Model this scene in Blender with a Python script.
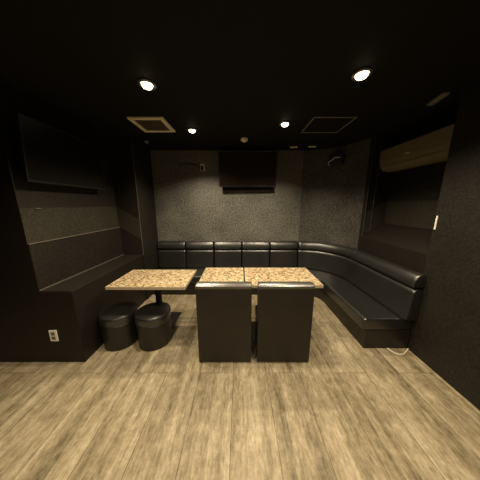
import bpy, bmesh, math, random
from mathutils import Vector, Matrix
random.seed(7)
for o in list(bpy.data.objects):
    bpy.data.objects.remove(o)
S = bpy.context.scene
C = S.collection
PI = math.pi

# ------------------------------------------------------------------ camera
cam_d = bpy.data.cameras.new('camera')
cam_d.sensor_fit = 'HORIZONTAL'
cam_d.sensor_width = 36.0
cam_d.lens = 36.0 * 181.0 / 480.0
cam_d.clip_start = 0.02
cam = bpy.data.objects.new('camera', cam_d)
C.objects.link(cam)
cam.location = (0, 0, 1.5)
cam.rotation_euler = (math.radians(90 - 11.1), 0, 0)
S.camera = cam

# ------------------------------------------------------------------ world, exposure
w = bpy.data.worlds.new('world')
S.world = w
w.use_nodes = True
w.node_tree.nodes['Background'].inputs[0].default_value = (1.0, 0.85, 0.6, 1)
w.node_tree.nodes['Background'].inputs[1].default_value = 0.002
S.view_settings.view_transform = 'Standard'
S.view_settings.look = 'None'
S.view_settings.gamma = 1.0
S.view_settings.exposure = 0.0
S.view_settings.use_curve_mapping = False

LAMP_WATTS = 88.0
LAMP_COLOR = (1.0, 0.83, 0.575)
LAMP_ANGLE = 137
LAMP_BLEND = 0.6

# ------------------------------------------------------------------ node helpers
def new_mat(name):
    m = bpy.data.materials.new(name)
    m.use_nodes = True
    nt = m.node_tree
    return m, nt, nt.nodes, nt.links, nt.nodes['Principled BSDF']

def rgba(c):
    return (c[0], c[1], c[2], 1.0)

def coords(N, L, scale=(1, 1, 1), kind='Object'):
    tc = N.new('ShaderNodeTexCoord')
    mp = N.new('ShaderNodeMapping')
    mp.inputs['Scale'].default_value = scale
    L.new(tc.outputs[kind], mp.inputs['Vector'])
    return mp.outputs['Vector']

def noise(N, L, vec, scale, detail=3, rough=0.55):
    n = N.new('ShaderNodeTexNoise')
    n.inputs['Scale'].default_value = scale
    n.inputs['Detail'].default_value = detail
    n.inputs['Roughness'].default_value = rough
    L.new(vec, n.inputs['Vector'])
    return n.outputs['Fac']

def ramp(N, L, fac, stops):
    r = N.new('ShaderNodeValToRGB')
    els = r.color_ramp.elements
    while len(els) < len(stops):
        els.new(0.5)
    for e, (p, c) in zip(els, stops):
        e.position = p
        e.color = rgba(c)
    L.new(fac, r.inputs['Fac'])
    return r.outputs['Color']

def bump(N, L, height, bsdf, strength=0.2, dist=0.01):
    b = N.new('ShaderNodeBump')
    b.inputs['Strength'].default_value = strength
    b.inputs['Distance'].default_value = dist
    L.new(height, b.inputs['Height'])
    L.new(b.outputs['Normal'], bsdf.inputs['Normal'])

def simple(name, col, rough=0.5, metal=0.0, spec=0.5, vary=0.12, nscale=30, bstr=0.05):
    m, nt, N, L, P = new_mat(name)
    v = coords(N, L)
    f = noise(N, L, v, nscale)
    a = tuple(max(0, c * (1 - vary)) for c in col)
    b = tuple(c * (1 + vary) for c in col)
    L.new(ramp(N, L, f, [(0.3, a), (0.7, b)]), P.inputs['Base Color'])
    P.inputs['Roughness'].default_value = rough
    P.inputs['Metallic'].default_value = metal
    P.inputs['Specular IOR Level'].default_value = spec
    if bstr:
        bump(N, L, f, P, bstr, 0.004)
    return m

def leather(name, col, rough=0.33, spec=0.5, coat=0.0):
    m, nt, N, L, P = new_mat(name)
    v = coords(N, L)
    big = noise(N, L, v, 7, 2)
    vo = N.new('ShaderNodeTexVoronoi')
    vo.inputs['Scale'].default_value = 260
    L.new(v, vo.inputs['Vector'])
    L.new(ramp(N, L, big, [(0.3, tuple(c * .8 for c in col)), (0.7, tuple(c * 1.2 for c in col))]), P.inputs['Base Color'])
    mx = N.new('ShaderNodeMath'); mx.operation = 'MULTIPLY_ADD'
    L.new(vo.outputs['Distance'], mx.inputs[0]); mx.inputs[1].default_value = 0.12
    L.new(big, mx.inputs[2])
    bump(N, L, mx.outputs[0], P, 0.12, 0.01)
    P.inputs['Coat Weight'].default_value = coat
    P.inputs['Coat Roughness'].default_value = 0.3
    P.inputs['Roughness'].default_value = rough
    P.inputs['Specular IOR Level'].default_value = spec
    return m

def wallpaper(name, lo, hi, rough=0.5, spec=0.5, scale=38, bstr=0.5):
    m, nt, N, L, P = new_mat(name)
    v = coords(N, L)
    f = noise(N, L, v, scale, 5, 0.7)
    g = noise(N, L, v, 2.5, 2)
    mx = N.new('ShaderNodeMath'); mx.operation = 'MULTIPLY_ADD'
    L.new(g, mx.inputs[0]); mx.inputs[1].default_value = 0.25
    L.new(f, mx.inputs[2])
    L.new(ramp(N, L, mx.outputs[0], [(0.50, lo), (0.74, hi)]), P.inputs['Base Color'])
    bump(N, L, f, P, bstr, 0.008)
    P.inputs['Roughness'].default_value = rough
    P.inputs['Specular IOR Level'].default_value = spec
    return m

def floor_mat():
    m, nt, N, L, P = new_mat('worn wood plank vinyl')
    v = coords(N, L)
    # planks run along Y: the brick texture is turned so its rows run that way
    rot = N.new('ShaderNodeMapping')
    rot.inputs['Rotation'].default_value = (0, 0, PI / 2)
    rot.inputs['Location'].default_value = (0.13, 0.06, 0)
    L.new(v, rot.inputs['Vector'])
    br = N.new('ShaderNodeTexBrick')
    br.inputs['Scale'].default_value = 1.0
    br.inputs['Brick Width'].default_value = 1.25
    br.inputs['Row Height'].default_value = 0.30
    br.inputs['Mortar Size'].default_value = 0.0022
    br.inputs['Mortar Smooth'].default_value = 0.3
    br.offset = 0.37
    br.inputs['Color1'].default_value = (0.0, 0.0, 0.0, 1)
    br.inputs['Color2'].default_value = (1, 1, 1, 1)
    br.inputs['Mortar'].default_value = (0.5, 0.5, 0.5, 1)
    L.new(rot.outputs['Vector'], br.inputs['Vector'])
    # streaks along Y, offset per plank
    st = N.new('ShaderNodeMapping')
    st.inputs['Scale'].default_value = (9.5, 0.75, 1)
    L.new(v, st.inputs['Vector'])
    off = N.new('ShaderNodeVectorMath'); off.operation = 'MULTIPLY_ADD'
    L.new(br.outputs['Color'], off.inputs[0])
    off.inputs[1].default_value = (0, 7, 5)
    L.new(st.outputs['Vector'], off.inputs[2])
    s1 = noise(N, L, off.outputs[0], 1.0, 6, 0.68)
    s2 = noise(N, L, v, 9.0, 8, 0.85)
    st2 = N.new('ShaderNodeMapping'); st2.inputs['Scale'].default_value = (60, 14, 1)
    L.new(v, st2.inputs['Vector'])
    s3 = noise(N, L, st2.outputs['Vector'], 1.0, 4, 0.7)
    a = N.new('ShaderNodeMath'); a.operation = 'MULTIPLY_ADD'
    L.new(s1, a.inputs[0]); a.inputs[1].default_value = 0.66
    bb = N.new('ShaderNodeMath'); bb.operation = 'MULTIPLY'
    L.new(s2, bb.inputs[0]); bb.inputs[1].default_value = 0.5
    L.new(bb.outputs[0], a.inputs[2])
    c = N.new('ShaderNodeMath'); c.operation = 'MULTIPLY_ADD'
    L.new(s3, c.inputs[0]); c.inputs[1].default_value = 0.42
    d = N.new('ShaderNodeMath'); d.operation = 'SUBTRACT'
    L.new(a.outputs[0], d.inputs[0]); d.inputs[1].default_value = 0.275
    L.new(d.outputs[0], c.inputs[2])
    col = ramp(N, L, c.outputs[0], [(0.335, (0.080, 0.067, 0.035)), (0.44, (0.175, 0.138, 0.082)),
                                    (0.545, (0.275, 0.226, 0.145)), (0.68, (0.425, 0.365, 0.258))])
    mixr = N.new('ShaderNodeMixRGB'); mixr.blend_type = 'MULTIPLY'
    L.new(br.outputs['Fac'], mixr.inputs['Fac'])
    L.new(col, mixr.inputs['Color1'])
    mixr.inputs['Color2'].default_value = (0.34, 0.30, 0.26, 1)
    L.new(mixr.outputs['Color'], P.inputs['Base Color'])
    P.inputs['Roughness'].default_value = 0.55
    P.inputs['Specular IOR Level'].default_value = 0.35
    bump(N, L, c.outputs[0], P, 0.12, 0.004)
    return m

def table_mat():
    m, nt, N, L, P = new_mat('beige stone chip laminate')
    v = coords(N, L)
    wv = N.new('ShaderNodeTexNoise'); wv.inputs['Scale'].default_value = 14; wv.inputs['Detail'].default_value = 3
    L.new(v, wv.inputs['Vector'])
    ad = N.new('ShaderNodeVectorMath'); ad.operation = 'MULTIPLY_ADD'
    L.new(wv.outputs['Color'], ad.inputs[0]); ad.inputs[1].default_value = (0.07, 0.07, 0.0); L.new(v, ad.inputs[2])
    vo = N.new('ShaderNodeTexVoronoi'); vo.inputs['Scale'].default_value = 70
    L.new(ad.outputs[0], vo.inputs['Vector'])
    sep = N.new('ShaderNodeSeparateColor'); L.new(vo.outputs['Color'], sep.inputs[0])
    chips = ramp(N, L, sep.outputs[0], [(0.0, (0.07, 0.04, 0.018)), (0.2, (0.18, 0.115, 0.055)),
                                        (0.42, (0.31, 0.23, 0.13)), (0.65, (0.40, 0.315, 0.19)), (0.9, (0.50, 0.42, 0.29))])
    f = noise(N, L, v, 60, 5, 0.7)
    veins = ramp(N, L, f, [(0.36, (0.45, 0.33, 0.2)), (0.47, (1, 1, 1)), (0.6, (1, 1, 1))])
    mx = N.new('ShaderNodeMixRGB'); mx.blend_type = 'MULTIPLY'; mx.inputs['Fac'].default_value = 0.8
    L.new(chips, mx.inputs['Color1']); L.new(veins, mx.inputs['Color2'])
    L.new(mx.outputs['Color'], P.inputs['Base Color'])
    P.inputs['Roughness'].default_value = 0.4
    P.inputs['Specular IOR Level'].default_value = 0.4
    return m

M = {}
M['floor'] = floor_mat()
M['ceiling'] = simple('matt black ceiling board', (0.0065, 0.006, 0.005), 0.75, spec=0.2, nscale=12)
M['paper'] = wallpaper('charcoal flock wallpaper', (0.030, 0.028, 0.024), (0.165, 0.159, 0.139), 0.42, 0.9, 40, 0.9)
M['paper_dark'] = wallpaper('dark charcoal wallpaper', (0.022, 0.020, 0.017), (0.092, 0.087, 0.074), 0.46, 0.7)
M['black_wall'] = wallpaper('black embossed wallpaper', (0.0065, 0.0053, 0.0036), (0.016, 0.0132, 0.0092), 0.55, 0.3, 55, 0.3)
M['box'] = simple('black painted panel', (0.010, 0.0075, 0.0055), 0.5, spec=0.3, nscale=20)
M['dado'] = wallpaper('dark dado paper', (0.007, 0.0055, 0.004), (0.015, 0.0118, 0.0083), 0.55, 0.3, 55, 0.3)
M['ledge'] = simple('black varnished ledge board', (0.014, 0.011, 0.008), 0.38, spec=0.4, nscale=20)
M['band'] = wallpaper('paler charcoal band', (0.015, 0.0132, 0.009), (0.034, 0.030, 0.021), 0.55, 0.3, 55, 0.3)  # paler than the niche walls and piers that its strips lie on
M['leather'] = leather('black upholstery leather', (0.009, 0.0087, 0.008), 0.40, 0.55, 0.85)
M['gloss'] = leather('glossy black vinyl trim', (0.022, 0.020, 0.017), 0.38, 1.0, 1.0)
M['leather_soft'] = leather('black vinyl seat cover', (0.011, 0.0085, 0.0055), 0.5, 0.35, 0.25)
M['tabletop'] = table_mat()
M['edge'] = simple('pale beige table edging', (0.36, 0.30, 0.21), 0.45, nscale=25)
M['black_metal'] = simple('black powder coated steel', (0.012, 0.012, 0.012), 0.4, 0.0, 0.5)
M['chrome'] = simple('brushed steel', (0.6, 0.58, 0.54), 0.3, 1.0)
M['white'] = simple('white plastic', (0.78, 0.74, 0.64), 0.4, vary=0.04, bstr=0)
M['cream'] = simple('yellowed cream plastic', (0.165, 0.138, 0.078), 0.5, vary=0.06, bstr=0)
M['cream_dark'] = simple('dark air outlet plastic', (0.16, 0.13, 0.08), 0.5, bstr=0)
M['vent_frame'] = simple('beige painted vent frame', (0.80, 0.72, 0.54), 0.5, vary=0.04, bstr=0)
M['vent_panel'] = simple('brown vent grille', (0.10, 0.08, 0.05), 0.6, bstr=0)
M['alu'] = simple('dull aluminium frame', (0.11, 0.10, 0.08), 0.45, 0.2, bstr=0)
M['black_plastic'] = simple('black plastic', (0.008, 0.008, 0.008), 0.35, bstr=0)
M['screen'] = simple('dark glass screen', (0.016, 0.012, 0.009), 0.09, spec=1.0, bstr=0)
M['screen_dark'] = simple('matt black screen', (0.005, 0.004, 0.004), 0.3, spec=0.3, bstr=0)
M['grey_dull'] = simple('dull grey plastic', (0.2, 0.18, 0.15), 0.5, bstr=0)
def bulb_mat():
    m, nt, N, L, P = new_mat('glowing lamp glass')
    P.inputs['Base Color'].default_value = (1, .9, .7, 1)
    P.inputs['Emission Color'].default_value = (1.0, 0.84, 0.55, 1)
    P.inputs['Emission Strength'].default_value = 9.0
    return m
M['bulb'] = bulb_mat()

# ------------------------------------------------------------------ mesh helpers
def link(name, bm, mat, parent=None, smooth=True, weighted=True):
    me = bpy.data.meshes.new(name)
    bmesh.ops.recalc_face_normals(bm, faces=bm.faces)
    bm.to_mesh(me); bm.free()
    me.materials.append(mat)
    if smooth:
        for p in me.polygons: p.use_smooth = True
        me.set_sharp_from_angle(angle=math.radians(38))
    o = bpy.data.objects.new(name, me)
    C.objects.link(o)
    if parent: o.parent = parent
    if smooth and weighted:
        md = o.modifiers.new('weighted normals', 'WEIGHTED_NORMAL'); md.keep_sharp = True
    return o

def tag(o, label, cat, group=None):
    o['label'] = label; o['category'] = cat
    if group: o['group'] = group
    return o

def thing(name, label, cat, loc=(0, 0, 0), rot=(0, 0, 0), group=None):
    o = bpy.data.objects.new(name, None)
    o.empty_display_size = 0.1
    C.objects.link(o)
    o.location = loc; o.rotation_euler = rot
    return tag(o, label, cat, group)

def struct(name, bm, mat, label=None):
    o = link(name, bm, mat, None, smooth=False)
    o['kind'] = 'structure'
    if label: o['label'] = label
    return o

def box(bm, x0, x1, y0, y1, z0, z1, r=0.0, seg=3):
    t = bmesh.new()
    vs = [t.verts.new((x, y, z)) for x in (x0, x1) for y in (y0, y1) for z in (z0, z1)]
    for f in ((0, 1, 3, 2), (4, 6, 7, 5), (0, 4, 5, 1), (2, 3, 7, 6), (0, 2, 6, 4), (1, 5, 7, 3)):
        t.faces.new([vs[i] for i in f])
    bmesh.ops.recalc_face_normals(t, faces=t.faces)
    if r > 0:
        bmesh.ops.bevel(t, geom=list(t.edges), offset=r, offset_type='OFFSET', segments=seg, profile=0.5, affect='EDGES')
    return merge(bm, t)

def merge(bm, t, mat=None):
    if mat is not None: bmesh.ops.transform(t, matrix=mat, verts=t.verts)
    me = bpy.data.meshes.new('tmp')
    t.to_mesh(me); t.free()
    bm.from_mesh(me)
    bpy.data.meshes.remove(me)
    return bm

def bx(*a, **k):
    return box(bmesh.new(), *a, **k)

def lathe(bm, prof, seg=48, cx=0, cy=0, cz=0, axis='Z'):
    """prof: list of (radius, height), closed at the axis where radius is 0"""
    t = bmesh.new()
    rings = []
    for r, h in prof:
        if r < 1e-6:
            rings.append([t.verts.new((0, 0, h))])
        else:
            rings.append([t.verts.new((r * math.cos(2 * PI * i / seg), r * math.sin(2 * PI * i / seg), h)) for i in range(seg)])
    for a, b in zip(rings, rings[1:]):
        for i in range(seg):
            j = (i + 1) % seg
            if len(a) == 1 and len(b) == 1: continue
            if len(a) == 1: t.faces.new((a[0], b[i], b[j]))
            elif len(b) == 1: t.faces.new((a[i], a[j], b[0]))
            else: t.faces.new((a[i], a[j], b[j], b[i]))
    m = Matrix.Translation((cx, cy, cz))
    if axis == 'Y': m = m @ Matrix.Rotation(PI / 2, 4, 'X')
    if axis == 'X': m = m @ Matrix.Rotation(PI / 2, 4, 'Y')
    return merge(bm, t, m)

def tube(bm, pts, r, seg=8):
    t = bmesh.new()
    pts = [Vector(p) for p in pts]
    rings = []
    for i, p in enumerate(pts):
        d = (pts[min(i + 1, len(pts) - 1)] - pts[max(i - 1, 0)]).normalized()
        up = Vector((0, 0, 1)) if abs(d.z) < 0.9 else Vector((1, 0, 0))
        a = d.cross(up).normalized(); b = d.cross(a).normalized()
        rings.append([t.verts.new(p + r * (math.cos(2 * PI * k / seg) * a + math.sin(2 * PI * k / seg) * b)) for k in range(seg)])
    for a, b in zip(rings, rings[1:]):
        for k in range(seg):
            t.faces.new((a[k], a[(k + 1) % seg], b[(k + 1) % seg], b[k]))
    t.faces.new(rings[0][::-1]); t.faces.new(rings[-1])
    return merge(bm, t)

def catmull(P, n=8):
    P = [Vector(p) for p in P]
    Q = [P[0]] + P + [P[-1]]
    out = []
    for i in range(1, len(Q) - 2):
        for k in range(n):
            t = k / n
            a, b, c, d = Q[i - 1], Q[i], Q[i + 1], Q[i + 2]
            out.append(0.5 * ((2 * b) + (c - a) * t + (2 * a - 5 * b + 4 * c - d) * t * t + (3 * b - a - 3 * c + d) * t ** 3))
    out.append(P[-1])
    return out

def rrect(d0, d1, z0, z1, r, n=4):
    """rounded rectangle outline in (distance from wall, height); r = (near-wall-bottom, room-bottom, room-top, wall-top)"""
    out = []
    for (cx, cz, a0, rr) in ((d0 + r[0], z0 + r[0], PI, r[0]), (d1 - r[1], z0 + r[1], 1.5 * PI, r[1]),
                             (d1 - r[2], z1 - r[2], 0, r[2]), (d0 + r[3], z1 - r[3], .5 * PI, r[3])):
        for k in range(n + 1):
            a = a0 + (PI / 2) * k / n
            out.append((cx + rr * math.cos(a), cz + rr * math.sin(a)))
    return out

def lean(prof, k):
    z0 = min(p[1] for p in prof)
    dm = max(p[0] for p in prof)
    return [(d - k * (z - z0) * (d / dm), z) for d, z in prof]

def sweep(path, prof, inset=0.012, inset2=None):
    """path: list of (x, y, nx, ny), n pointing into the room; prof in (d, z); the ends are drawn in a little to look stuffed"""
    bm = bmesh.new()
    cd = sum(p[0] for p in prof) / len(prof); cz = sum(p[1] for p in prof) / len(prof)
    d0 = min(p[0] for p in prof); z0 = min(p[1] for p in prof)
    stations = []
    def along(i, s):  # point shifted by s along the path tangent
        x, y, nx, ny = path[i]
        tx, ty = (-ny, nx)
        return (x + tx * s, y + ty * s, nx, ny)
    k = inset
    stations.append((along(0, 0), k)); stations.append((along(0, k * .3), k * .3)); stations.append((along(0, k), 0))
    for p in path[1:-1]: stations.append((p, 0))
    e = len(path) - 1
    if inset2 is not None: k = inset2
    stations.append((along(e, -k), 0)); stations.append((along(e, -k * .3), k * .3)); stations.append((along(e, 0), k))
    rings = []
    for (x, y, nx, ny), ins in stations:
        ring = []
        for d, z in prof:
            dd, zz = d, z
            if ins:
                if d > cd: dd = d - ins
                zz = z + (ins if z < cz else -ins)
            ring.append(bm.verts.new((x + nx * dd, y + ny * dd, zz)))
        rings.append(ring)
    n = len(prof)
    for a, b in zip(rings, rings[1:]):
        for i in range(n):
            bm.faces.new((a[i], a[(i + 1) % n], b[(i + 1) % n], b[i]))
    bm.faces.new(rings[0][::-1]); bm.faces.new(rings[-1])
    return bm

def copy_tree(o, parent=None):
    c = o.copy(); C.objects.link(c)
    if parent: c.parent = parent
    for ch in [x for x in list(bpy.data.objects) if x.parent == o]:
        copy_tree(ch, c)
    return c

# ------------------------------------------------------------------ room shell
H = 2.4
YB = 3.30          # far wall
XL, XLN, XLP = -1.5, -1.8, -1.48      # ledge face, niche wall, pier face (left)
XR, XRN, XRP = 1.777, 2.08, 1.78      # near wall face, niche wall, pier face (right)
YF = 1.495         # front of the left box
YN = 2.68          # far end of left niche
YRF, YRN = 1.657, 2.61

struct('floor', bx(-4.2, 2.4, -3.2, YB + .1, -0.1, 0), M['floor'], 'worn beige and brown wood look plank floor')
struct('ceiling', bx(-4.2, 2.4, -3.2, YB + .1, H, H + .1), M['ceiling'], 'black ceiling with downlights')
bm = bx(-1.52, 1.086, YB, YB + .1, 0, H)
struct('wall_back', bm, M['paper'], 'charcoal flocked wall behind the sofa')
bm = bmesh.new()
cols = []
for i in range(25):
    a = PI / 2 * (1 - i / 24)
    ins = (1.085 + .70 * math.cos(a), 2.60 + .70 * math.sin(a))
    out = (1.085 + .80 * math.cos(a), 2.60 + .80 * math.sin(a))
    cols.append([bm.verts.new((p[0], p[1], z)) for p in (ins, out) for z in (0, H)])
for a, c in zip(cols, cols[1:]):
    for i, j in ((0, 1), (1, 3), (3, 2), (2, 0)):
        bm.faces.new((a[i], a[j], c[j], c[i]))
o = struct('wall_back_corner', bm, M['paper_dark'], 'rounded charcoal wall corner behind the curve of the sofa')
for p in o.data.polygons: p.use_smooth = True
o.data.set_sharp_from_angle(angle=math.radians(38))
struct('wall_left', bx(XLN - .1, XLN, YF, YN, 0.744, H), M['black_wall'], 'black niche wall over the left ledge')
struct('wall_left_front', bx(-4.2, XLN - .1, YF, YF + .1, 0, H), M['box'], 'black wall facing the camera at far left')
struct('trim_11', bx(XLN, XL + .004, YF - .004, YN, .722, .744, r=.004, seg=2), M['ledge'], 'varnished top board of the left ledge')
struct('trim_1', bx(XLN - .1, XL, YF, YN, 0, 0.722), M['box'], 'long black built-in ledge under the left niche')
bm = bmesh.new()
pr = [(XLN - .1, YN), (XLP, YN), (-1.52, YB), (-1.52, YB + .1), (XLN - .1, YB + .1)]
A = [bm.verts.new((x, y, 0)) for x, y in pr]; B = [bm.verts.new((x, y, H)) for x, y in pr]
for i in range(5):
    bm.faces.new((A[i], A[(i + 1) % 5], B[(i + 1) % 5], B[i]))
bm.faces.new(A[::-1]); bm.faces.new(B)
struct('wall_left_pier', bm, M['black_wall'], 'black pier between the left niche and the back wall')
struct('wall_left_niche_edge', bx(XLN - .1, XLN - .001, YF - .001, YF + .001, 0.722, H), M['box'])
struct('wall_right', bx(XR, 2.4, -3.2, YRF, 0, H), M['black_wall'], 'black wall at the right in the foreground')
struct('wall_right_niche', bx(XRN, 2.4, YRF, YRN, 0, H), M['black_wall'], 'black niche wall under the air conditioner')
struct('wall_right_pier', bx(XRP + .001, 2.4, YRN, YB + .1, 0, H), M['black_wall'], 'black pier at the right end of the back wall')
struct('wall_front', bx(-4.2, 2.4, -3.3, -3.2, 0, H), M['black_wall'])
struct('wall_left_far', bx(-4.3, -4.2, -3.2, YF + .1, 0, H), M['black_wall'])
# sloped ledge behind the right arm of the sofa
bm = bmesh.new()
pr = [(XRP, 0.0), (XRN, 0.0), (XRN, 1.235), (XRP, 1.035)]
A = [bm.verts.new((x, YRF, z)) for x, z in pr]; B = [bm.verts.new((x, YRN, z)) for x, z in pr]
for i in range(4):
    bm.faces.new((A[i], A[(i + 1) % 4], B[(i + 1) % 4], B[i]))
bm.faces.new(A[::-1]); bm.faces.new(B)
struct('trim_2', bm, M['box'], 'black sloped ledge behind the right side of the sofa')
# left niche: lower wall panel with its capping strip, and a thin upper strip
struct('trim_3', bx(XLN, XLN + .012, YF, YN, 0.744, 1.165), M['dado'], 'dark lower panel on the left niche wall')
struct('trim_4', bx(XLN, XLN + .018, YF, YN, 1.165, 1.173), M['alu'], 'thin capping strip along the left niche wall')
struct('highlight_strip', bx(XLN + .012, XLN + .02, YF, YN, .744, .751), M['alu'], 'thin strip painting the highlight where the left ledge meets the niche wall')  # highlight along the ledge seam, put in as a thin pale strip
struct('trim_5', bx(XLP - .004, XLP + .002, YN - .002, YN + .004, 0.744, H), M['alu'], 'thin corner strip on the left pier')

struct('paler_strip_1', bx(XLN, XLN + .003, YF, YN, 1.173, 1.47), M['band'], 'paler strip on the left niche wall')  # this and the next strips only give the wall a paler tone
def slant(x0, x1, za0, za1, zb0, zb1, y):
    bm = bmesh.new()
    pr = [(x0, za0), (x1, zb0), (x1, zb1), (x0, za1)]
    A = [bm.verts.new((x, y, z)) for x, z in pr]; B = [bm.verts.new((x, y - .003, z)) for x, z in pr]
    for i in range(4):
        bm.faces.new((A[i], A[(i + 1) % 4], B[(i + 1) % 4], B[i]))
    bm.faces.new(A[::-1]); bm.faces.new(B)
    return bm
struct('paler_strip_2', slant(XLN, XLP - .005, 1.173, 1.47, .975, 1.275, YN), M['band'], 'slanting paler strip on the left pier')
struct('paler_strip_3', bx(XRN - .003, XRN, YRF, YRN, 1.235, 1.545), M['band'], 'paler strip on the right niche wall')
struct('paler_strip_4', slant(XRN, XRP, 1.24, 1.545, 1.05, 1.38, YRN), M['band'], 'slanting paler strip on the right pier')
# ------------------------------------------------------------------ sofa
def arc(x0, y0, r, a0, a1, n):
    out = []
    for i in range(n + 1):
        a = a0 + (a1 - a0) * i / n
        out.append((x0 + r * math.cos(a), y0 + r * math.sin(a), -math.cos(a), -math.sin(a)))
    return out
SY, SX, SR = 3.29, 1.772, 0.712
CX, CY = SX - SR, SY - SR
SOFA_END = 1.665
sofa = thing('banquette_sofa', 'long black leather banquette sofa curving along the back and right walls', 'sofa', (0, 2.86, 0))
def spart(name, bm, mat=M['leather']):
    bmesh.ops.translate(bm, verts=bm.verts, vec=(0, -2.86, 0))
    return link(name, bm, mat, sofa)
x_left = -1.506
pitch = (CX - x_left) / 5
sections = []
for i in range(5):
    a, c = x_left + i * pitch + .005, x_left + (i + 1) * pitch - .005
    sections.append([(a + (c - a) * k / 4, SY, 0, -1) for k in range(5)])
sections.append(arc(CX, CY, SR, PI / 2 - .006, 0.001, 26))
sections.append([(SX, CY - .001 + (SOFA_END - .045 - CY + .001) * k / 6, -1, 0) for k in range(7)])
for k, s in enumerate(sections):
    e0 = .006 if k == 6 else .024
    e1 = .006 if k == 5 else .024
    spart('back_cushion', sweep(s, lean(rrect(0.0, .118, .352, .692, (.01, .02, .05, .02)), .09), e0, e1))
    spart('head_bolster', sweep(s, lean(rrect(0.0, .112, .703, .846, (.01, .035, .07, .03)), .2), e0, e1))
back = [(x_left, SY, 0, -1), (CX * .999, SY, 0, -1)] + arc(CX, CY, SR, PI / 2, 0, 30) + [(SX, SOFA_END + .01, -1, 0)]
spart('back_board', sweep(back, rrect(-.004, -.001, .3, .80, (.001, .001, .001, .001), 1), .0005), M['box'])
full = [(-1.484, SY, 0, -1)] + [(CX * .999, SY, 0, -1)] + arc(CX, CY, SR, PI / 2, 0, 30) + [(SX, SOFA_END, -1, 0)]
spart('seat', sweep(full, rrect(0.0, .495, .215, .348, (.01, .012, .03, .01)), .02))
spart('base', sweep(full, rrect(0.0, .462, .0, .213, (.001, .001, .001, .001)), .0015), M['leather_soft'])

# ------------------------------------------------------------------ tables
def table(label, x0, x1, y0, y1, col=(0, 0), plate=(-.14, .14, -.12, .16), group=None):
    cx, cy = (x0 + x1) / 2, (y0 + y1) / 2
    hw, hd = (x1 - x0) / 2, (y1 - y0) / 2
    t = thing('table', label, 'table', (cx, cy, 0), group=group)
    link('tabletop', bx(-hw + .006, hw - .006, -hd + .006, hd - .006, .672, .7005, r=.002, seg=1), M['tabletop'], t)
    bm = bmesh.new()
    box(bm, -hw, hw, -hd, -hd + .006, .668, .7, r=.002, seg=2)
    box(bm, -hw, hw, hd - .006, hd, .668, .7, r=.002, seg=2)
    box(bm, -hw, -hw + .006, -hd + .006, hd - .006, .668, .7, r=.002, seg=2)
    box(bm, hw - .006, hw, -hd + .006, hd - .006, .668, .7, r=.002, seg=2)
    link('edge_band', bm, M['edge'], t)
    bm = bmesh.new()
    lathe(bm, [(0, .04), (.036, .04), (.036, .655), (0, .655)], 32, col[0], col[1])
    link('column', bm, M['black_metal'], t)
    link('mounting_plate', bx(col[0] - .11, col[0] + .11, col[1] - .11, col[1] + .11, .655, .671, r=.003), M['black_metal'], t)
    bm = bmesh.new()
    box(bm, *plate, .0, .016, r=.004)
    lathe(bm, [(0, .016), (.044, .016), (.044, .03), (.04, .04), (0, .04)], 32, col[0], col[1])
    link('base_plate', bm, M['black_metal'], t)
    return t
table('beige stone-patterned table standing alone over the two round stools', -1.335, -.545, 1.665, 2.15, (-.045, .115), (-.20, .115, .07, .40))
table('narrower beige stone-patterned table behind the left of the two box chairs', -.437, .041, 1.705, 2.225)
table('wider beige stone-patterned table reaching the right arm of the sofa', .056, .845, 1.705, 2.225)

# ------------------------------------------------------------------ box chairs
def dome(x0, x1, y0, y1, z0, z1, h):
    bm = bmesh.new()
    cy, hy, n = (y0 + y1) / 2, (y1 - y0) / 2, 16
    pr = [(y0 + .004, z0)] + [(cy - hy * math.cos(PI * i / n), z1 + h * math.sin(PI * i / n)) for i in range(n + 1)] + [(y1 - .004, z0)]
    st = [(x0, .75), (x0 + .003, .88), (x0 + .012, 1), (x1 - .012, 1), (x1 - .003, .88), (x1, .75)]
    R = [[bm.verts.new((x, cy + (y - cy) * k, z0 + (z - z0) * k)) for y, z in pr] for x, k in st]
    m = len(pr)
    for a, b in zip(R, R[1:]):
        for i in range(m):
            bm.faces.new((a[i], a[(i + 1) % m], b[(i + 1) % m], b[i]))
    bm.faces.new(R[0][::-1]); bm.faces.new(R[-1])
    return bm
def chair(label, x0):
    t = thing('lounge_chair', label, 'chair', (x0 + .25, 1.535, 0), group='black box chairs')
    link('backrest', bx(-.25, .25, -.052, .045, .012, .7675, r=.006, seg=3), M['leather_soft'], t)
    link('top_pad', dome(-.252, .252, -.057, .05, .768, .784, .024), M['gloss'], t)
    link('seat', bx(-.245, .245, .047, .33, .27, .40, r=.025, seg=4), M['leather_soft'], t)
    link('base', bx(-.24, .24, .047, .31, .03, .268, r=.006, seg=2), M['leather_soft'], t)
    for sx in (-.222, .222):
        for sy in (-.02, .27):
            bm = bmesh.new()
            lathe(bm, [(0, 0), (.018, 0), (.02, .012), (.02, .0295 if sy > 0 else .013), (0, .0295 if sy > 0 else .013)], 16, sx, sy, 0)
            link('foot', bm, M['black_plastic'], t)
    return t
chair('left of the two black box chairs, its back to the camera', -.395)
chair('right of the two black box chairs, its back to the camera', .163)

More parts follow.
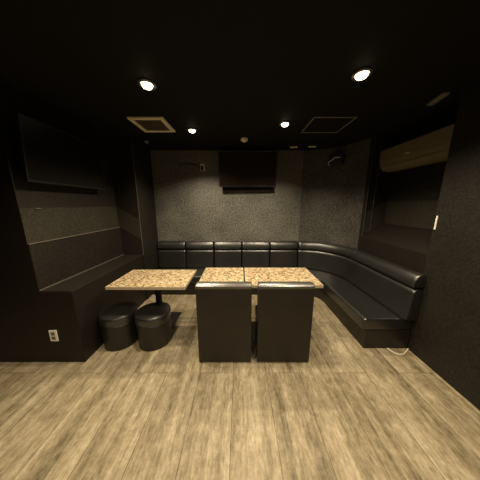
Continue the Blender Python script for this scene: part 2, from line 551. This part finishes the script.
# ------------------------------------------------------------------ stools
def stool(label, x, y):
    t = thing('round_stool', label, 'stool', (x, y, 0), group='round black stools')
    R = .178
    bm = bmesh.new()
    lathe(bm, [(0, .0), (R - .012, .0), (R - .008, .006), (R - .006, .270), (R - .012, .277), (0, .277)], 64)
    link('body', bm, M['leather_soft'], t)
    bm = bmesh.new()
    lathe(bm, [(0, .278), (R - .01, .278), (R - .002, .285), (R, .300), (R, .346), (R - .004, .361), (R - .014, .371), (R - .05, .379), (R * .4, .384), (0, .385)], 64)
    link('seat_cushion', bm, M['leather'], t)
    bm = bmesh.new()
    for z in (.2815, .366):
        pts = [((R - (.0 if z < .3 else .006)) * math.cos(2 * PI * i / 64), (R - (.0 if z < .3 else .006)) * math.sin(2 * PI * i / 64), z) for i in range(65)]
        tube(bm, pts, .003, 6)
    link('piping', bm, M['leather'], t)
    return t
stool('left round black stool, against the dark ledge box', -1.321, 1.79)
stool('right round black stool, in front of the single table', -.948, 1.79)

# ------------------------------------------------------------------ downlights
def downlight(label, x, y, watts=LAMP_WATTS, group='ceiling downlights'):
    t = thing('downlight', label, 'ceiling light', (x, y, H), group=group)
    bm = bmesh.new()
    lathe(bm, [(.040, -.0005), (.066, -.0005), (.065, -.007), (.052, -.011), (.040, -.004), (.040, -.0005)], 40)
    link('trim_ring', bm, M['chrome'], t)
    bm = bmesh.new()
    lathe(bm, [(.0, -.001), (.036, -.001), (.038, -.012), (.030, -.022), (.014, -.029), (0, -.031)], 32)
    link('bulb', bm, M['bulb'], t)
    ld = bpy.data.lights.new('downlight_beam', 'SPOT')
    ld.energy = watts; ld.color = LAMP_COLOR
    ld.spot_size = math.radians(LAMP_ANGLE); ld.spot_blend = LAMP_BLEND
    ld.shadow_soft_size = 0.03
    lo = bpy.data.objects.new('downlight_beam', ld); C.objects.link(lo)
    lo.parent = t; lo.location = (0, 0, -.065)
    return t
downlight('glowing downlight near the top of the photo on the left', -.71, 1.585)
downlight('glowing downlight just right of the beige ceiling grille', -.59, 2.45)
downlight('glowing downlight just left of the thin framed ceiling hatch', .51, 2.27)
downlight('glowing downlight near the top of the photo on the right', .858, 1.475)
downlight('added unseen downlight above the camera on the left', -.75, .62)  # guessed, unseen pair added to light the floor and chair backs
downlight('added unseen downlight above the camera on the right', .85, .55)
downlight('added unseen downlight behind the camera on the left', -.75, -1.2)  # guessed, unseen pair added to light the floor behind the camera
downlight('added unseen downlight behind the camera on the right', .85, -1.2)

# ------------------------------------------------------------------ ceiling fittings
t = thing('ceiling_vent', 'square ceiling grille with wide beige frame and brown panel', 'vent', (-.995, 2.29, H))
def frame(hx, hy, wd, z0, z1):
    bm = bmesh.new()
    box(bm, -hx, hx, -hy, -hy + wd, z0, z1, r=.002, seg=2); box(bm, -hx, hx, hy - wd, hy, z0, z1, r=.002, seg=2)
    box(bm, -hx, -hx + wd, -hy + wd, hy - wd, z0, z1, r=.002, seg=2); box(bm, hx - wd, hx, -hy + wd, hy - wd, z0, z1, r=.002, seg=2)
    return bm
link('frame', frame(.19, .19, .045, -.016, -.001), M['vent_frame'], t)
bm = bmesh.new()
box(bm, -.144, .144, -.144, .144, -.006, -.001)
for i in range(12):
    y = -.13 + i * .0236
    box(bm, -.144, .144, y, y + .012, -.011, -.006)
link('grille', bm, M['vent_panel'], t)
t = thing('ceiling_hatch', 'black square ceiling hatch with thin pale metal frame', 'hatch', (1.0, 2.31, H))
link('frame', frame(.228, .21, .014, -.008, -.001), M['grey_dull'], t)
link('panel', bx(-.215, .215, -.197, .197, -.004, -.001), M['ceiling'], t)

bm = bmesh.new()
lathe(bm, [(0, -.045), (.02, -.045), (.028, -.036), (.045, -.03), (.05, -.02), (.05, -.001), (0, -.001)], 32)
o = link('smoke_detector', bm, M['vent_frame']); o.location = (.06, 2.74, H)
tag(o, 'small round smoke detector on the ceiling above the middle television', 'smoke detector')
bm = bmesh.new()
lathe(bm, [(0, -.03), (.012, -.03), (.016, -.02), (.03, -.012), (.035, -.001), (0, -.001)], 24)
o = link('sprinkler', bm, M['grey_dull']); o.location = (-1.36, 2.86, H)
tag(o, 'small grey round ceiling fitting behind the beige grille', 'sprinkler')
for x, y, l in ((.85, 3.10, 'left of the two short pale ceiling brackets near the back wall'), (1.13, 3.07, 'right of the two short pale ceiling brackets near the back wall')):
    bm = bmesh.new()
    box(bm, -.055, .055, -.012, .012, -.012, -.001, r=.002)
    box(bm, -.055, .055, -.012, -.008, -.024, -.012)
    o = link('ceiling_bracket', bm, M['vent_frame']); o.location = (x, y, H)
    tag(o, l, 'bracket', 'ceiling brackets')
bm = bmesh.new()
box(bm, -.025, .025, -.09, .09, -.02, -.001, r=.004)
box(bm, -.012, .012, -.08, .08, -.024, -.02)
o = link('ceiling_slot', bm, M['grey_dull']); o.location = (1.70, 1.76, H); o.rotation_euler = (0, 0, -.25)
tag(o, 'narrow grey ceiling slot fitting above the air conditioner', 'ceiling fitting')

# ------------------------------------------------------------------ televisions
def tv(label, loc, rotz, tilt, wd, ht, off, glass='screen'):
    """local frame: screen faces -Y, the wall is at y = +off"""
    t = thing('television', label, 'television', loc, (0, 0, rotz))
    R = Matrix.Rotation(tilt, 4, 'X')
    def rot(bm):
        bmesh.ops.transform(bm, matrix=R, verts=bm.verts); return bm
    bm = frame(wd / 2, ht / 2, .016, -.02, .02)
    bmesh.ops.transform(bm, matrix=Matrix.Rotation(PI / 2, 4, 'X'), verts=bm.verts)
    link('bezel', rot(bm), M['black_plastic'], t)
    link('screen', rot(bx(-wd / 2 + .016, wd / 2 - .016, -.014, -.006, -ht / 2 + .016, ht / 2 - .016)), M[glass], t)
    bm = bx(-wd / 2 + .017, wd / 2 - .017, -.005, .02, -ht / 2 + .017, ht / 2 - .017)
    box(bm, -wd * .33, wd * .33, .02, .045, -ht * .36, ht * .3, r=.008)
    link('back_shell', rot(bm), M['black_plastic'], t)
    bm = bx(-.2, .2, off - .02, off - .001, -.12, .12, r=.003)
    box(bm, -.16, -.12, .05, off - .02, -.05, .05); box(bm, .12, .16, .05, off - .02, -.05, .05)
    link('wall_mount', bm, M['black_metal'], t)
    return t
tv('black television on the back wall over the middle of the sofa', (.125, 3.12, 2.06), 0, math.radians(10), .945, .545, .18)
o = link('sound_bar', bx(-.44, .44, -.035, .035, -.035, .035, r=.008), M['black_plastic'])
o.location = (.135, 3.262, 1.765)
tag(o, 'black bar on the back wall directly under the television', 'sound bar')
tv('unlit black television high on the left niche wall', (-1.70, 1.935, 1.93), PI / 2, math.radians(4), .85, .50, .10, 'screen_dark')

# ------------------------------------------------------------------ air conditioner
t = thing('air_conditioner', 'cream wall air conditioner high on the right niche wall', 'air conditioner', (XRN, 2.135, 2.07))
D = .215
def extr(prof, y0, y1, cap=True):
    bm = bmesh.new()
    A = [bm.verts.new((x, y0, z)) for x, z in prof]; B = [bm.verts.new((x, y1, z)) for x, z in prof]
    n = len(prof)
    for i in range(n): bm.faces.new((A[i], A[(i + 1) % n], B[(i + 1) % n], B[i]))
    bm.faces.new(A[::-1]); bm.faces.new(B)
    return bm
body = [(-.002, -.14), (-.10, -.14), (-.16, -.125), (-.195, -.085), (-.205, -.03), (-.205, .12), (-.19, .138), (-.17, .14), (-.002, .14)]
link('body', extr(body, -.44, .44), M['cream'], t)
fp = [(-.206, -.022), (-.217, -.018), (-.218, .115), (-.206, .12)]
link('front_panel', extr(fp, -.436, .436), M['cream'], t)
fl = [(-.11, -.142), (-.165, -.127), (-.2, -.088), (-.206, -.09), (-.17, -.134), (-.112, -.148)]
link('air_flap', extr(fl, -.40, .40), M['cream'], t)
link('indicator', bx(-.2185, -.216, -.0, .06, -.012, .0), M['white'], t)
bm = bmesh.new()
for i in range(16):
    y = -.42 + i * .0525
    box(bm, -.17, -.03, y, y + .035, .14, .143)
link('intake_grille', bm, M['cream_dark'], t)

# ------------------------------------------------------------------ small fittings
t = thing('power_outlet', 'white double power outlet on the black box front at lower left', 'outlet', (-1.745, YF, .294))
link('plate', bx(-.036, .036, -.007, -.0005, -.058, .058, r=.002), M['white'], t)
for z in (-.022, .022):
    so = link('socket', bx(-.018, .018, -.0095, -.007, z - .017, z + .017, r=.001, seg=1), M['cream'], t)
    for x in (-.007, .007):
        link('slot', bx(x - .0015, x + .0015, -.0102, -.0095, z - .006, z + .006), M['black_plastic'], so)

t = thing('wall_switch', 'narrow white switch plate at the edge of the right wall', 'switch', (XR, 1.635, 1.338))
link('plate', bx(-.008, -.0005, -.005, .008, -.062, .062, r=.002), M['white'], t)
link('rocker', bx(-.011, -.008, -.002, .005, -.03, .03, r=.001), M['white'], t)

t = thing('wall_socket', 'small white wall socket with black plug beside the middle television', 'socket', (-.645, YB, 2.125))
link('plate', bx(-.036, .036, -.012, -.0005, -.06, .06, r=.003), M['white'], t)
link('plug', bx(-.02, .02, -.05, -.012, -.058, .018, r=.004), M['black_plastic'], t)
bm = tube(bmesh.new(), catmull([(-.69 - .0, 3.28, 2.10), (-.74, 3.27, 2.145), (-.82, 3.275, 2.175), (-.93, 3.285, 2.18), (-1.06, 3.287, 2.175)]), .008)
o = link('power_cable', bm, M['black_plastic'])
tag(o, 'black cable running left from the white wall socket', 'cable')

bm = tube(bmesh.new(), catmull([(1.555, 1.655, .012), (1.575, 1.615, .006), (1.61, 1.585, .005), (1.66, 1.585, .005), (1.71, 1.61, .006), (1.768, 1.648, .012)]), .0045)
o = link('cable', bm, M['white'])
tag(o, 'thin white cable looping on the floor at the right end of the sofa', 'cable')

t = thing('wall_speaker', 'small black speaker high in the far right corner', 'speaker', (1.085 + .60 * .707, 2.60 + .60 * .707, 2.185), (0, 0, -PI / 4))
link('cabinet', bx(-.10, .10, -.06, .06, -.07, .08, r=.006), M['black_plastic'], t)
link('grille', bx(-.092, .092, -.064, -.0605, -.062, .072), M['black_metal'], t)
link('badge', bx(-.01, .075, -.067, -.0645, .012, .024), M['vent_frame'], t)
link('bracket', bx(-.03, .03, .06, .097, -.03, .03), M['black_metal'], t)
def sp(u, v, z): return (1.085 + .707 * (.60 + v + u) , 2.60 + .707 * (.60 + v - u), z)
bm = tube(bmesh.new(), catmull([sp(-.01, -.075, 2.225), sp(-.005, -.08, 2.20), sp(-.04, -.08, 2.175), sp(-.075, -.08, 2.155), sp(-.085, -.08, 2.125), sp(-.07, -.078, 2.10)]), .006)
o = link('speaker_cable', bm, M['white'])
tag(o, 'short pale cable curling down beside the corner speaker', 'cable')
o = link('wall_hook', bx(0, .012, -.022, .022, -.004, .004, r=.001), M['chrome'])
o.location = (XLN, 1.63, 1.465)
tag(o, 'tiny bright metal hook on the left niche wall below the television', 'hook')
